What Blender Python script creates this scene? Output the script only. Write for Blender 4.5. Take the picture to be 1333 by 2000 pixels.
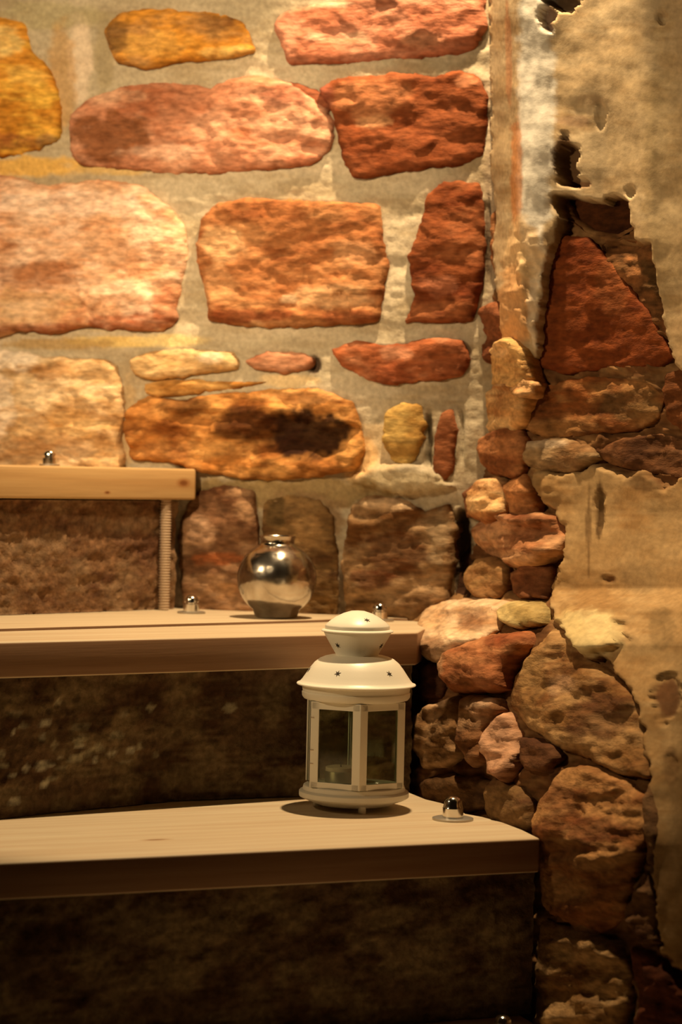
import bpy, bmesh, math
import numpy as np
from mathutils import Vector, Matrix
from mathutils.geometry import delaunay_2d_cdt

for o in list(bpy.data.objects): bpy.data.objects.remove(o, do_unlink=True)
SC = bpy.context.scene
COL = SC.collection

# ------------------------------------------------------------------ camera
ZC = 0.8                       # eye height above the floor
FPX = 4600.0                   # focal length for a 2000 px tall frame
PITCH = math.radians(1.02); ROLL = 0.022
Fv = Vector((0, math.cos(PITCH), -math.sin(PITCH)))
U0 = Vector((0, math.sin(PITCH), math.cos(PITCH))); X0 = Vector((1, 0, 0))
Rv = X0*math.cos(ROLL) + U0*math.sin(ROLL)
Uv = U0*math.cos(ROLL) - X0*math.sin(ROLL)
cam = bpy.data.cameras.new('camera'); camo = bpy.data.objects.new('camera', cam); COL.objects.link(camo)
m = Matrix((Rv, Uv, -Fv)).transposed().to_4x4(); m.translation = Vector((0, 0, ZC)); camo.matrix_world = m
cam.sensor_fit = 'VERTICAL'; cam.sensor_height = 22.3; cam.lens = FPX/2000*22.3
cam.dof.use_dof = True; cam.dof.focus_distance = 2.78; cam.dof.aperture_fstop = 2.8
SC.camera = camo

# ------------------------------------------------------------------ light and exposure
SC.view_settings.view_transform = 'Standard'; SC.view_settings.look = 'None'
SC.view_settings.gamma = 1; SC.view_settings.use_curve_mapping = False
SC.view_settings.exposure = 0.0
w = bpy.data.worlds.new('world'); SC.world = w; w.use_nodes = True
w.node_tree.nodes['Background'].inputs[0].default_value = (1, .42, .14, 1)
w.node_tree.nodes['Background'].inputs[1].default_value = 0.004
WARM = (1.0, .705, .375)
def spot(name, loc, target, power, angle, blend, radius, color=WARM):
    l = bpy.data.lights.new(name, 'SPOT'); l.energy = power; l.spot_size = math.radians(angle)
    l.spot_blend = blend; l.shadow_soft_size = radius; l.color = color
    o = bpy.data.objects.new(name, l); COL.objects.link(o); o.location = loc
    o.rotation_euler = (Vector(target)-Vector(loc)).to_track_quat('-Z', 'Y').to_euler()
    return o
spot('ceiling_spotlight', (.12, 2.90, ZC+1.35), (-.02, 3.00, ZC-.2), 142, 50, .35, .024)
spot('side_spotlight', (-.85, 1.35, ZC+1.15), (-.34, 3.3, ZC+.37), 195, 32, .9, .04)
spot('corner_lamp', (-1.25, 2.20, ZC+.62), (.20, 3.0, ZC+.24), 44, 60, .9, .05)

# ------------------------------------------------------------------ helpers
REF = np.array((.86, .64, .37))
def s2l(c):
    c = np.asarray(c, float)/255.
    return np.where(c <= .04045, c/12.92, ((c+.055)/1.055)**2.4)
def alb(*c):                       # colour as seen under the warm lamp -> surface colour
    return np.clip(s2l(c)/REF*.80, .004, .86)

def albs(*c):                      # the same for stone, whose colours are deeper than they look
    l = s2l(c); l = l*(l/l.max())**.12*np.array((1, 1+.42*l.max()*(.62-l[1]/l.max()), 1.)); return np.clip(l*(.25+.75*l.max())**.75/REF*.84, .003, .86)

def _h(ix, iy, s):
    n = (ix.astype(np.int64)*374761393 + iy.astype(np.int64)*668265263 + s*2147483647) & 0xffffffff
    n = ((n ^ (n >> 13))*1274126177) & 0xffffffff
    return ((n ^ (n >> 16)) & 0xffffff)/float(0xffffff)
def vn(x, y, s):
    x = np.asarray(x, float); y = np.asarray(y, float)
    ix = np.floor(x); iy = np.floor(y); fx = x-ix; fy = y-iy
    fx = fx**3*(fx*(fx*6-15)+10); fy = fy**3*(fy*(fy*6-15)+10)
    a = _h(ix, iy, s); b = _h(ix+1, iy, s); c = _h(ix, iy+1, s); d = _h(ix+1, iy+1, s)
    return (a*(1-fx)+b*fx)*(1-fy) + (c*(1-fx)+d*fx)*fy
def fbm(x, y, s, o=4, lac=2.07, g=.5):
    t = 0; a = 1; n = 0
    for i in range(o):
        t = t + a*(vn(x, y, s+i*17)*2-1); n += a; a *= g; x = x*lac+3.1; y = y*lac+7.7
    return t/n
def ridge(x, y, s, o=4):
    t = 0; a = 1; n = 0
    for i in range(o):
        t = t + a*(1-np.abs(vn(x, y, s+i*23)*2-1)*2); n += a; a *= .5; x = x*2.1+1.3; y = y*2.1+4.1
    return t/n
def sstep(a, b, x):
    t = np.clip((x-a)/(b-a), 0, 1); return t*t*(3-2*t)

def unproj(px, py, D):             # pixel and depth along Y -> world (numpy)
    px = np.asarray(px, float); py = np.asarray(py, float)
    u = (px-666.5)/FPX; v = -(py-1000)/FPX
    d = [Fv[i] + Rv[i]*u + Uv[i]*v for i in range(3)]
    k = np.asarray(D)/d[1]
    return np.stack([d[0]*k, d[1]*k, d[2]*k+ZC], -1)
def at_z(px, py, z):
    p = unproj(px, py, 1.0); k = (z-ZC)/(p[2]-ZC)
    return (float(p[0]*k), float(p[1]*k))

def tag(o, label=None, cat=None, group=None, kind=None):
    if label: o['label'] = label
    if cat: o['category'] = cat
    if group: o['group'] = group
    if kind: o['kind'] = kind
    return o
def empty(name, loc):
    o = bpy.data.objects.new(name, None); COL.objects.link(o); o.location = loc; o.empty_display_size = .03
    return o
def link(name, me, mat=None, parent=None, smooth=True):
    o = bpy.data.objects.new(name, me); COL.objects.link(o)
    if mat: me.materials.append(mat)
    if smooth and len(me.polygons): me.polygons.foreach_set('use_smooth', [True]*len(me.polygons))
    if parent:
        o.parent = parent
    return o
def np_mesh(name, V, Fq, cols=None):
    me = bpy.data.meshes.new(name)
    me.from_pydata([tuple(map(float, v)) for v in V], [], [tuple(map(int, f)) for f in Fq])
    if cols is not None:
        a = me.color_attributes.new('Col', 'FLOAT_COLOR', 'POINT')
        c = np.ones((len(V), 4)); c[:, :3] = np.clip(cols, .002, .9)
        a.data.foreach_set('color', c.ravel())
    me.update(); return me
def grid_faces(nr, nc, wrap=False):
    i, j = np.meshgrid(np.arange(nr-1), np.arange(nc if wrap else nc-1), indexing='ij')
    j2 = (j+1) % nc
    return np.stack([i*nc+j, (i+1)*nc+j, (i+1)*nc+j2, i*nc+j2], -1).reshape(-1, 4)
def lathe(name, prof, mat, parent=None, n=64, center=(0, 0), cap=True, smooth=True, sharp=35):
    bm = bmesh.new(); rows = []
    for r, z in prof:
        if r < 1e-6: rows.append([bm.verts.new((center[0], center[1], z))])
        else: rows.append([bm.verts.new((center[0]+r*math.cos(2*math.pi*i/n), center[1]+r*math.sin(2*math.pi*i/n), z)) for i in range(n)])
    for a, b in zip(rows, rows[1:]):
        for i in range(n):
            j = (i+1) % n
            if len(a) == 1 and len(b) == 1: continue
            if len(a) == 1: bm.faces.new((a[0], b[j], b[i]))
            elif len(b) == 1: bm.faces.new((a[i], a[j], b[0]))
            else: bm.faces.new((a[i], a[j], b[j], b[i]))
    bmesh.ops.recalc_face_normals(bm, faces=bm.faces)
    me = bpy.data.meshes.new(name); bm.to_mesh(me); bm.free()
    o = link(name, me, mat, parent, smooth)
    if smooth:
        try: me.set_sharp_from_angle(angle=math.radians(sharp))
        except Exception: pass
    return o

# ------------------------------------------------------------------ materials
def mat(name, color=(.8, .8, .8), rough=.6, metal=0.):
    m = bpy.data.materials.new(name); m.use_nodes = True
    b = m.node_tree.nodes['Principled BSDF']
    b.inputs['Base Color'].default_value = (*color, 1); b.inputs['Roughness'].default_value = rough
    b.inputs['Metallic'].default_value = metal
    return m, m.node_tree, b
def nd(nt, t, **k):
    n = nt.nodes.new(t)
    for a, v in k.items():
        if a in n.inputs: n.inputs[a].default_value = v
        else: setattr(n, a, v)
    return n
def attr_mat(name, rough, bscale, bstr, grain=.3, gscale=220, spec=.25, stretch=(1, 1, 1)):
    m, nt, b = mat(name, rough=rough); L = nt.links.new
    b.inputs['Specular IOR Level'].default_value = spec
    at = nd(nt, 'ShaderNodeVertexColor', layer_name='Col')
    tc = nd(nt, 'ShaderNodeTexCoord'); mp = nd(nt, 'ShaderNodeMapping'); mp.inputs['Scale'].default_value = stretch
    L(tc.outputs['Object'], mp.inputs[0])
    n1 = nd(nt, 'ShaderNodeTexNoise'); n1.inputs['Scale'].default_value = gscale; n1.inputs['Detail'].default_value = 4
    n2 = nd(nt, 'ShaderNodeTexNoise'); n2.inputs['Scale'].default_value = bscale; n2.inputs['Detail'].default_value = 6
    n2.inputs['Roughness'].default_value = .6
    L(mp.outputs[0], n1.inputs[0]); L(mp.outputs[0], n2.inputs[0])
    mr = nd(nt, 'ShaderNodeMapRange'); mr.inputs[1].default_value = .3; mr.inputs[2].default_value = .7
    mr.inputs[3].default_value = 1-grain; mr.inputs[4].default_value = 1+grain*.8
    L(n1.outputs[0], mr.inputs[0])
    vm = nd(nt, 'ShaderNodeVectorMath', operation='SCALE'); L(at.outputs[0], vm.inputs[0]); L(mr.outputs[0], vm.inputs['Scale'])
    L(vm.outputs[0], b.inputs['Base Color'])
    bp = nd(nt, 'ShaderNodeBump'); bp.inputs['Strength'].default_value = bstr; bp.inputs['Distance'].default_value = .004
    L(n2.outputs[0], bp.inputs['Height']); L(bp.outputs[0], b.inputs['Normal'])
    return m
M_STONE = attr_mat('sandstone', .88, 95, .85, .34, 150, .12, (.5, .5, 1.3))
M_MORTAR = attr_mat('lime_mortar', .95, 170, .35, .16, 160, .1)
M_PLASTER = attr_mat('old_plaster', .95, 60, .16, .16, 120, .1, (.8, .8, 1))
M_CONC = attr_mat('rough_concrete', .9, 120, .8, .35, 130, .2)

def wood_mat(name, c1, c2, direction, knots=()):
    m, nt, b = mat(name, rough=.55); L = nt.links.new
    b.inputs['Specular IOR Level'].default_value = .3
    tc = nd(nt, 'ShaderNodeTexCoord'); mp = nd(nt, 'ShaderNodeMapping')
    mp.inputs['Rotation'].default_value = (0, 0, -direction)
    L(tc.outputs['Object'], mp.inputs[0])
    src = mp.outputs[0]
    m2 = nd(nt, 'ShaderNodeMapping'); m2.inputs['Scale'].default_value = (.9, 26, 26); L(src, m2.inputs[0])
    n = nd(nt, 'ShaderNodeTexNoise'); n.inputs['Scale'].default_value = 2.2; n.inputs['Detail'].default_value = 5; n.inputs['Distortion'].default_value = .5
    L(m2.outputs[0], n.inputs[0])
    m3 = nd(nt, 'ShaderNodeMapping'); m3.inputs['Scale'].default_value = (5, 160, 160); L(src, m3.inputs[0])
    nf = nd(nt, 'ShaderNodeTexNoise'); nf.inputs['Scale'].default_value = 3; nf.inputs['Detail'].default_value = 3
    L(m3.outputs[0], nf.inputs[0])
    cr = nd(nt, 'ShaderNodeValToRGB'); cr.color_ramp.elements[0].position = .32; cr.color_ramp.elements[1].position = .68
    cr.color_ramp.elements[0].color = (*c2, 1); cr.color_ramp.elements[1].color = (*c1, 1)
    L(n.outputs[0], cr.inputs[0])
    mx = nd(nt, 'ShaderNodeMixRGB', blend_type='MULTIPLY'); mx.inputs[0].default_value = .25
    L(cr.outputs[0], mx.inputs[1]); L(nf.outputs[0], mx.inputs[2])
    out = mx.outputs[0]
    for (kx, ky, kz, rx, ry, rz) in knots:
        # ellipse in grain-aligned coordinates
        v = nd(nt, 'ShaderNodeVectorMath', operation='SUBTRACT')
        c, s = math.cos(-direction), math.sin(-direction)
        v.inputs[1].default_value = (c*kx-s*ky, s*kx+c*ky, kz); L(src, v.inputs[0])
        dv = nd(nt, 'ShaderNodeVectorMath', operation='DIVIDE'); dv.inputs[1].default_value = (rx, ry, rz); L(v.outputs[0], dv.inputs[0])
        ln = nd(nt, 'ShaderNodeVectorMath', operation='LENGTH'); L(dv.outputs[0], ln.inputs[0])
        r2 = nd(nt, 'ShaderNodeValToRGB'); r2.color_ramp.elements[0].position = .1; r2.color_ramp.elements[1].position = 1.0
        r2.color_ramp.elements[0].color = (.38, .22, .14, 1); r2.color_ramp.elements[1].color = (1, 1, 1, 1)
        e = r2.color_ramp.elements.new(.55); e.color = (.75, .6, .5, 1)
        e = r2.color_ramp.elements.new(.4); e.color = (.5, .33, .24, 1)
        L(ln.outputs['Value'], r2.inputs[0])
        mm = nd(nt, 'ShaderNodeMixRGB', blend_type='MULTIPLY'); mm.inputs[0].default_value = 1
        L(out, mm.inputs[1]); L(r2.outputs[0], mm.inputs[2]); out = mm.outputs[0]
    L(out, b.inputs['Base Color'])
    bp = nd(nt, 'ShaderNodeBump'); bp.inputs['Strength'].default_value = .12; bp.inputs['Distance'].default_value = .001
    L(nf.outputs[0], bp.inputs['Height']); L(bp.outputs[0], b.inputs['Normal'])
    return m

M_STEEL, _, _b = mat('polished_steel', (.78, .76, .72), .14, 1.)
M_WASHER, _, _b = mat('zinc_washer', (.52, .48, .42), .42, .9)
M_ROD, _, _b = mat('dull_threaded_rod', tuple(alb(200, 156, 104)), .6, .2)
M_CREAM, _nt, _b = mat('cream_enamel', (.90, .87, .76), .36)
_n = nd(_nt, 'ShaderNodeTexNoise'); _n.inputs['Scale'].default_value = 60; _bp = nd(_nt, 'ShaderNodeBump'); _bp.inputs['Strength'].default_value = .05
_nt.links.new(_n.outputs[0], _bp.inputs['Height']); _nt.links.new(_bp.outputs[0], _b.inputs['Normal'])
M_DARK, _, _b = mat('vent_hole_dark', (.035, .025, .014), .8)
M_WAX, _, _b = mat('candle_wax', (.8, .62, .52), .5)
M_ALU, _, _b = mat('tealight_cup', (.7, .68, .66), .3, 1.)
M_WICK, _, _b = mat('wick', (.03, .02, .02), .9)
M_FLOOR = attr_mat('stone_floor', .9, 60, .5, .3, 40)
def silver_mat():
    m, nt, b = mat('hammered_silver', (.60, .56, .50), .2, 1.); L = nt.links.new
    tc = nd(nt, 'ShaderNodeTexCoord')
    v = nd(nt, 'ShaderNodeTexVoronoi'); v.feature = 'SMOOTH_F1'; v.inputs['Scale'].default_value = 85; L(tc.outputs['Object'], v.inputs['Vector'])
    n = nd(nt, 'ShaderNodeTexNoise'); n.inputs['Scale'].default_value = 30; n.inputs['Detail'].default_value = 4; L(tc.outputs['Object'], n.inputs[0])
    cr = nd(nt, 'ShaderNodeValToRGB'); cr.color_ramp.elements[0].position = .3; cr.color_ramp.elements[1].position = .7
    cr.color_ramp.elements[0].color = (.30, .26, .21, 1); cr.color_ramp.elements[1].color = (.66, .62, .56, 1)
    L(n.outputs[0], cr.inputs[0]); L(cr.outputs[0], b.inputs['Base Color'])
    mr = nd(nt, 'ShaderNodeMapRange'); mr.inputs[3].default_value = .10; mr.inputs[4].default_value = .34
    L(n.outputs[0], mr.inputs[0]); L(mr.outputs[0], b.inputs['Roughness'])
    bp = nd(nt, 'ShaderNodeBump'); bp.inputs['Strength'].default_value = .22; bp.inputs['Distance'].default_value = .003
    L(v.outputs[0], bp.inputs['Height']); L(bp.outputs[0], b.inputs['Normal'])
    return m
M_SILVER = silver_mat()
def glass_mat():
    m = bpy.data.materials.new('clear_glass'); m.use_nodes = True; nt = m.node_tree; nt.nodes.clear(); L = nt.links.new
    out = nd(nt, 'ShaderNodeOutputMaterial'); mx = nd(nt, 'ShaderNodeMixShader')
    t = nd(nt, 'ShaderNodeBsdfTransparent'); t.inputs[0].default_value = (.90, .95, .86, 1)
    g = nd(nt, 'ShaderNodeBsdfGlossy'); g.inputs['Roughness'].default_value = .04
    f = nd(nt, 'ShaderNodeFresnel'); f.inputs[0].default_value = 1.5
    L(f.outputs[0], mx.inputs[0]); L(t.outputs[0], mx.inputs[1]); L(g.outputs[0], mx.inputs[2]); L(mx.outputs[0], out.inputs[0])
    return m
M_GLASS = glass_mat()

# ------------------------------------------------------------------ stones
def catmull(P, n):
    P = np.asarray(P, float); k = len(P); out = []
    for i in range(k):
        a, b, c, d = P[i-1], P[i], P[(i+1) % k], P[(i+2) % k]
        for t in np.linspace(0, 1, 16, endpoint=False):
            out.append(.5*((2*b)+(-a+c)*t*.85+(2*a-5*b+4*c-d)*t*t*1+(-a+3*b-3*c+d)*t**3) if False else
                       (lambda m0, m1: (2*t**3-3*t**2+1)*b+(t**3-2*t**2+t)*m0+(-2*t**3+3*t**2)*c+(t**3-t**2)*m1)((c-a)*.17, (d-b)*.17))
    out = np.array(out); seg = np.linalg.norm(np.roll(out, -1, 0)-out, axis=1); s = np.concatenate([[0], np.cumsum(seg)])
    q = np.linspace(0, s[-1], n, endpoint=False); cl = np.vstack([out, out[:1]])
    return np.stack([np.interp(q, s, cl[:, 0]), np.interp(q, s, cl[:, 1])], 1)
def patch_w(x, y, cx, cy, rx, ry, seed, wob=.45):
    wob *= .75
    d = np.sqrt(((x-cx)/rx)**2+((y-cy)/ry)**2) + wob*fbm(x/26, y/17, seed+91, 4)
    return 1-sstep(.72, 1.12, d)
def colour_field(x, y, cols, patches, seed, sx=70, sy=38, var=.16, soft=0):
    c = np.zeros(x.shape+(3,)) + cols[0]
    for i, cc in enumerate(cols[1:]):
        wgt = sstep(-.25, .5, fbm(x/sx+i*5, y/sy, seed+7*i, 5)+.35*fbm(x/40, y/6, seed+40+i, 3))[..., None]
        c = c*(1-wgt)+cc*wgt
    for (cx, cy, rx, ry, pc, st) in patches:
        wgt = (patch_w(x, y, cx, cy, rx, ry, seed, .6 if soft else .45)*st*(1-(soft if np.mean(pc) > .1 else 0)*.35*(.5+fbm(x/18, y/6, seed+77, 3))))[..., None]; c = c*(1-wgt)+pc*wgt
    c = c*(1+var*fbm(x/22, y/9, seed+55, 4))[..., None]*(1+.10*fbm(x/7, y/4, seed+66, 2))[..., None]
    return c
NB = np.array((-.313, -.95, 0)); NB /= np.linalg.norm(NB)
WA, WB = 3.20, -.33                    # back wall: Y = WA + WB*X
def DB(px, py):
    p = unproj(px, py, 1.0); return WA/(1-WB*p[..., 0])
NR = np.array((-.60, -.79, .08)); NR /= np.linalg.norm(NR)

def facet(X, Y, seed, size):       # broken planes, as a cleft stone shows
    x0, y0, x1, y1 = X.min(), Y.min(), X.max(), Y.max()
    n = int(np.clip((x1-x0)*(y1-y0)/(size*size*.6), 3, 40)); r = np.random.RandomState(seed)
    px = r.uniform(x0, x1, n); py = r.uniform(y0, y1, n); a = r.uniform(-1, 1, n); b = r.uniform(-1, 1.2, n); c = r.uniform(-.5, .5, n)
    wx = X+size*.25*fbm(X/size, Y/size, seed+3, 3); wy = (Y+size*.2*fbm(X/size, Y/size, seed+4, 3))
    d = -((wx[None]-px[:, None])**2*.6+(wy[None]-py[:, None])**2*1.7)/(size*size*.035)
    d = np.exp(np.clip(d-d.max(0), -40, 0)); d /= d.sum(0)
    return (d*(a[:, None]*(wx[None]-px[:, None])/size+b[:, None]*(wy[None]-py[:, None])/size+c[:, None])).sum(0)
def inpoly_sd(X, Y, poly):
    P = np.array(poly, float); ins = np.zeros(X.shape, bool); dd = np.full(X.shape, 1e12)
    for i in range(len(P)):
        a = P[i]; b = P[(i+1) % len(P)]
        if a[1] != b[1]:
            cr = ((a[1] > Y) != (b[1] > Y)) & (X < (b[0]-a[0])*(Y-a[1])/(b[1]-a[1])+a[0]); ins ^= cr
        ab = b-a; t = np.clip(((X-a[0])*ab[0]+(Y-a[1])*ab[1])/(ab@ab+1e-9), 0, 1)
        dd = np.minimum(dd, (X-a[0]-t*ab[0])**2+(Y-a[1]-t*ab[1])**2)
    return np.where(ins, 1, -1)*np.sqrt(dd)
def stone(parent, poly, depth, nrm, proud, cols, patches=(), rough=.006, seed=1, edge=16, dents=(), tilt=(0, 0), label=None, sx=70, sy=38, jag=2.2, back=.05, scale=1.0, mt=None, name='stone'):
    B = np.array(poly, float)
    per = np.sum(np.linalg.norm(np.roll(B, -1, 0)-B, axis=1))
    N = int(np.clip(per/5.5, 36, 190))
    B = catmull(B, N)
    ang = np.linspace(0, 2*math.pi, N, endpoint=False)
    c = B.mean(0)
    nr = B-c; nr /= np.linalg.norm(nr, axis=1)[:, None]
    B = B + nr*(jag*(2.2*fbm(B[:, 0]/24, B[:, 1]/24, seed+5, 4)+1.2*fbm(B[:, 0]/7, B[:, 1]/7, seed+6, 2)))[:, None]
    step = 5.0; x0, y0 = B.min(0); x1, y1 = B.max(0)
    gx, gy = np.meshgrid(np.arange(x0, x1, step), np.arange(y0, y1, step)); gx[1::2] += step/2
    gx = gx.ravel(); gy = gy.ravel(); keep = inpoly_sd(gx, gy, B) > 3.2
    inner = B-nr*0
    tang = np.roll(B, -1, 0)-np.roll(B, 1, 0); nn = np.stack([tang[:, 1], -tang[:, 0]], 1); nn /= np.linalg.norm(nn, axis=1)[:, None]+1e-9
    if np.sum((B-c)*nn) < 0: nn = -nn
    inner = B-nn*1.3
    pts = np.concatenate([B, inner[inpoly_sd(inner[:, 0], inner[:, 1], B) > .9], np.stack([gx[keep], gy[keep]], 1)])
    X, Y = pts[:, 0], pts[:, 1]
    # distance to outline
    dd = np.full(X.shape, 1e9)
    for i in range(0, N):
        a = B[i]; b = B[(i+1) % N]; ab = b-a; L2 = ab@ab+1e-9
        t = np.clip(((X-a[0])*ab[0]+(Y-a[1])*ab[1])/L2, 0, 1)
        dd = np.minimum(dd, (X-a[0]-t*ab[0])**2+(Y-a[1]-t*ab[1])**2)
    dd = np.sqrt(dd); eg = edge*1.0*(1+.6*fbm(X/40, Y/40, seed+3, 2))
    e = np.clip(dd/eg, 0, 1); prof = np.sqrt(np.clip(1-(1-e)**2, 0, 1))
    wx = X+18*fbm(X/40, Y/40, seed+31, 3); wy = Y+14*fbm(X/40, Y/30, seed+37, 3)
    h = proud*(.72 if nrm is NB else 1.)*prof
    h = h + prof*rough*(1.0*fbm(wx/120, wy/60, seed+11, 2)+.62*facet(X, Y, seed+19, 62)+.62*fbm(wx/50, wy/20, seed+13, 4)+.20*fbm(X/12, Y/7, seed+17, 3))*scale
    h = h + prof*(tilt[0]*(X-c[0])/100+tilt[1]*(Y-c[1])/100)
    for (cx, cy, rx, ry, dp) in dents: h = h - dp*prof*(1-sstep(.35, 1.15, np.sqrt(((X-cx)/rx)**2+((Y-cy)/ry)**2)+.28*fbm(X/70, Y/40, seed+91, 3)))
    h[:N] = 0 - .002
    vs, es, fs, ov, oe, of = delaunay_2d_cdt([Vector((float(p[0]), float(p[1]))) for p in pts], [], [list(range(N))], 1, 1e-5)
    idx = [o[0] if o else 0 for o in ov]
    F2 = [[idx[q] for q in f][::-1] for f in fs]
    P = unproj(X, Y, depth(X, Y)) + nrm*h[..., None]
    C = colour_field(X, Y, cols, patches, seed, sx, sy, .26, 1)
    Pb = unproj(B[:, 0], B[:, 1], depth(B[:, 0], B[:, 1])) - nrm*back
    V = np.concatenate([P, Pb]); Cc = np.concatenate([C, C[:N]]); o = len(P)
    F2 += [[i, (i+1) % N, o+(i+1) % N, o+i] for i in range(N)]
    me = np_mesh(name, V, F2, Cc)
    bm = bmesh.new(); bm.from_mesh(me); bmesh.ops.recalc_face_normals(bm, faces=bm.faces)
    f0 = bm.faces[0]
    if f0.normal.dot(Vector(nrm)) < 0: bmesh.ops.reverse_faces(bm, faces=bm.faces)
    bm.to_mesh(me); bm.free()
    o = link(name, me, mt or M_STONE, parent)
    if label: o['label'] = label
    return o

# ------------------------------------------------------------------ palette (as lit by the lamp)
RED = albs(196, 112, 72); RED2 = albs(168, 82, 48); PINK = albs(222, 150, 108); PALE = albs(238, 182, 128)
ORG = albs(222, 138, 48); ORG2 = albs(176, 100, 34); YEL = albs(226, 180, 100); TAN = albs(206, 158, 98)
BRN = albs(150, 90, 46); DBR = albs(84, 44, 18); CREAM = albs(246, 212, 158); MOR = alb(178, 146, 98)
MOR2 = alb(150, 116, 76); MORL = alb(214, 180, 134); PLS = alb(214, 176, 118); PLS2 = alb(190, 148, 92); DIRT = albs(74, 46, 24)
MRED = albs(150, 70, 36); ROR = albs(226, 150, 86); GRN = albs(150, 128, 74)

# ------------------------------------------------------------------ wall_back
def build_wall_back():
    px = np.concatenate([[-1900, -1300, -800, -500, -300, -160], np.arange(-80, 1061, 5.), [1100, 1150]])
    py = np.concatenate([[-1300, -900, -600, -350, -180], np.arange(-80, 1261, 5.), [1330, 1450, 1700, 2050]])
    X, Y = np.meshgrid(px, py)
    inv = (X > -90) & (X < 1070)
    h = .0035*fbm(X/60, Y/26, 401, 4)+.0015*fbm(X/16, Y/10, 405, 3)+.004*fbm(X/170, Y/120, 409, 2)
    # lower courses set a little back, worn shelf of mortar, dark crack at the corner
    h -= .003*sstep(930, 985, Y+10*fbm(X/50, Y/50, 3, 2))*sstep(300, 420, X)
    h += .016*patch_w(X, Y, 790, 935, 95, 32, 77)
    h -= .03*patch_w(X, Y, 903, 1085, 14, 90, 78, .25)
    h -= .010*patch_w(X, Y, 955, 470, 5, 90, 79, .2)
    h -= .010*patch_w(X, Y, 615, 712, 12, 18, 80, .2)
    h -= .012*patch_w(X, Y, 838, 860, 7, 60, 81, .2)+.008*patch_w(X, Y, 902, 850, 6, 60, 82, .2)
    pt = [(60, 325, 110, 22, alb(222, 156, 62), .9), (230, 330, 90, 14, alb(206, 152, 74), .8), (155, 110, 26, 90, alb(226, 182, 128), .8),
          (90, 30, 120, 30, alb(176, 146, 88), .6), (205, 110, 20, 90, alb(160, 128, 78), .7), (120, 150, 30, 110, alb(190, 130, 60), .6),
          (230, 668, 110, 12, alb(230, 178, 90), .9), (120, 672, 120, 12, alb(170, 124, 62), .8), (330, 665, 70, 14, alb(232, 186, 104), .8),
          (735, 890, 60, 60, alb(214, 168, 106), .8), (700, 900, 40, 50, alb(226, 160, 84), .7), (790, 945, 100, 28, alb(196, 160, 104), .9),
          (560, 962, 260, 34, alb(150, 112, 58), .9), (590, 1040, 90, 90, alb(140, 100, 56), .9), (560, 745, 60, 14, alb(226, 176, 106), .8),
          (250, 830, 20, 90, alb(186, 142, 84), .8), (335, 1110, 26, 110, alb(124, 94, 62), .9), (215, 640, 60, 10, alb(180, 140, 80), .5),
          (905, 1090, 22, 100, alb(50, 28, 12), .95), (955, 470, 8, 90, alb(80, 52, 26), .9), (613, 712, 14, 18, alb(70, 42, 22), .9),
          (840, 855, 9, 60, alb(110, 84, 50), .8), (700, 200, 700, 8, MOR, .1), (975, 300, 30, 330, alb(176, 136, 92), .5), (660, 1150, 20, 60, alb(90, 60, 34), .7)]
    C = colour_field(X, Y, [MOR, alb(168, 134, 86), alb(192, 158, 108)], pt, 421, 120, 40, .10)
    h -= .034*sink(X, Y, BACK, 5, 14)
    P = unproj(X, Y, DB(X, Y)) + NB*h[..., None]
    me = np_mesh('wall_back', P.reshape(-1, 3), grid_faces(*X.shape), C.reshape(-1, 3))
    return tag(link('wall_back', me, M_MORTAR), kind='structure')
BACK = []

def bs(poly, proud, cols, patches=(), seed=1, **k):
    BACK.append((poly, proud, cols, patches, seed, k))
bs([(205,60),(235,24),(320,15),(350,25),(410,22),(470,40),(490,70),(498,103),(430,118),(340,128),(285,138),(225,120),(213,92)], .016,
   [albs(206,140,72), albs(160,98,44), ORG], [(300,90,90,26,albs(232,160,70),.7),(235,75,26,40,albs(140,92,44),.7),(440,105,60,12,albs(232,184,98),.7)], 11, rough=.011, tilt=(0,.004))
bs([(535,50),(556,24),(640,4),(700,-10),(800,-34),(945,-26),(952,55),(934,92),(900,108),(760,118),(572,127),(550,92)], .016,
   [RED, albs(176,100,62), albs(214,134,92)], [(700,72,24,8,PALE,.6),(620,75,20,8,PALE,.5),(830,80,40,16,albs(214,144,96),.5),(660,10,50,5,PALE,.6)], 12, rough=.0055)
bs([(-70,40),(20,36),(52,48),(66,100),(100,140),(118,200),(120,268),(84,292),(20,306),(-70,306)], .018,
   [ORG, albs(200,120,34), albs(236,168,64)], [(20,85,34,34,albs(240,190,104),.9),(20,280,60,20,albs(168,92,44),.8),(60,150,40,20,albs(240,176,80),.6),(100,278,20,16,albs(150,120,80),.6)], 13, rough=.007)
bs([(140,225),(168,196),(250,166),(330,162),(410,171),(450,155),(500,145),(560,160),(600,185),(640,212),(656,265),(640,300),(604,324),(460,338),(350,342),(240,330),(160,324),(138,290)], .017,
   [albs(204,126,82), albs(184,104,62), albs(218,146,100)], [(220,270,80,46,albs(154,86,42),.85),(560,190,50,22,albs(166,92,60),.8),(330,300,90,16,albs(232,176,128),.5),(560,250,80,26,albs(226,160,112),.45),(230,190,60,14,albs(228,168,116),.45),(600,315,40,12,albs(196,104,64),.6)], 14, rough=.0075)
bs([(628,176),(650,158),(690,150),(800,140),(850,149),(900,137),(935,150),(956,192),(945,300),(900,322),(820,332),(692,350),(668,292),(655,235)], .018,
   [albs(150,74,34), albs(138,64,28), albs(164,86,44)], [(730,195,80,40,albs(206,128,76),.6),(740,240,36,12,albs(224,156,98),.5),(640,188,22,26,albs(168,88,58),.8),(920,160,30,14,albs(220,140,90),.5)], 15, rough=.005, tilt=(-.002,0), dents=[(840,250,90,70,.005)])
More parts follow.
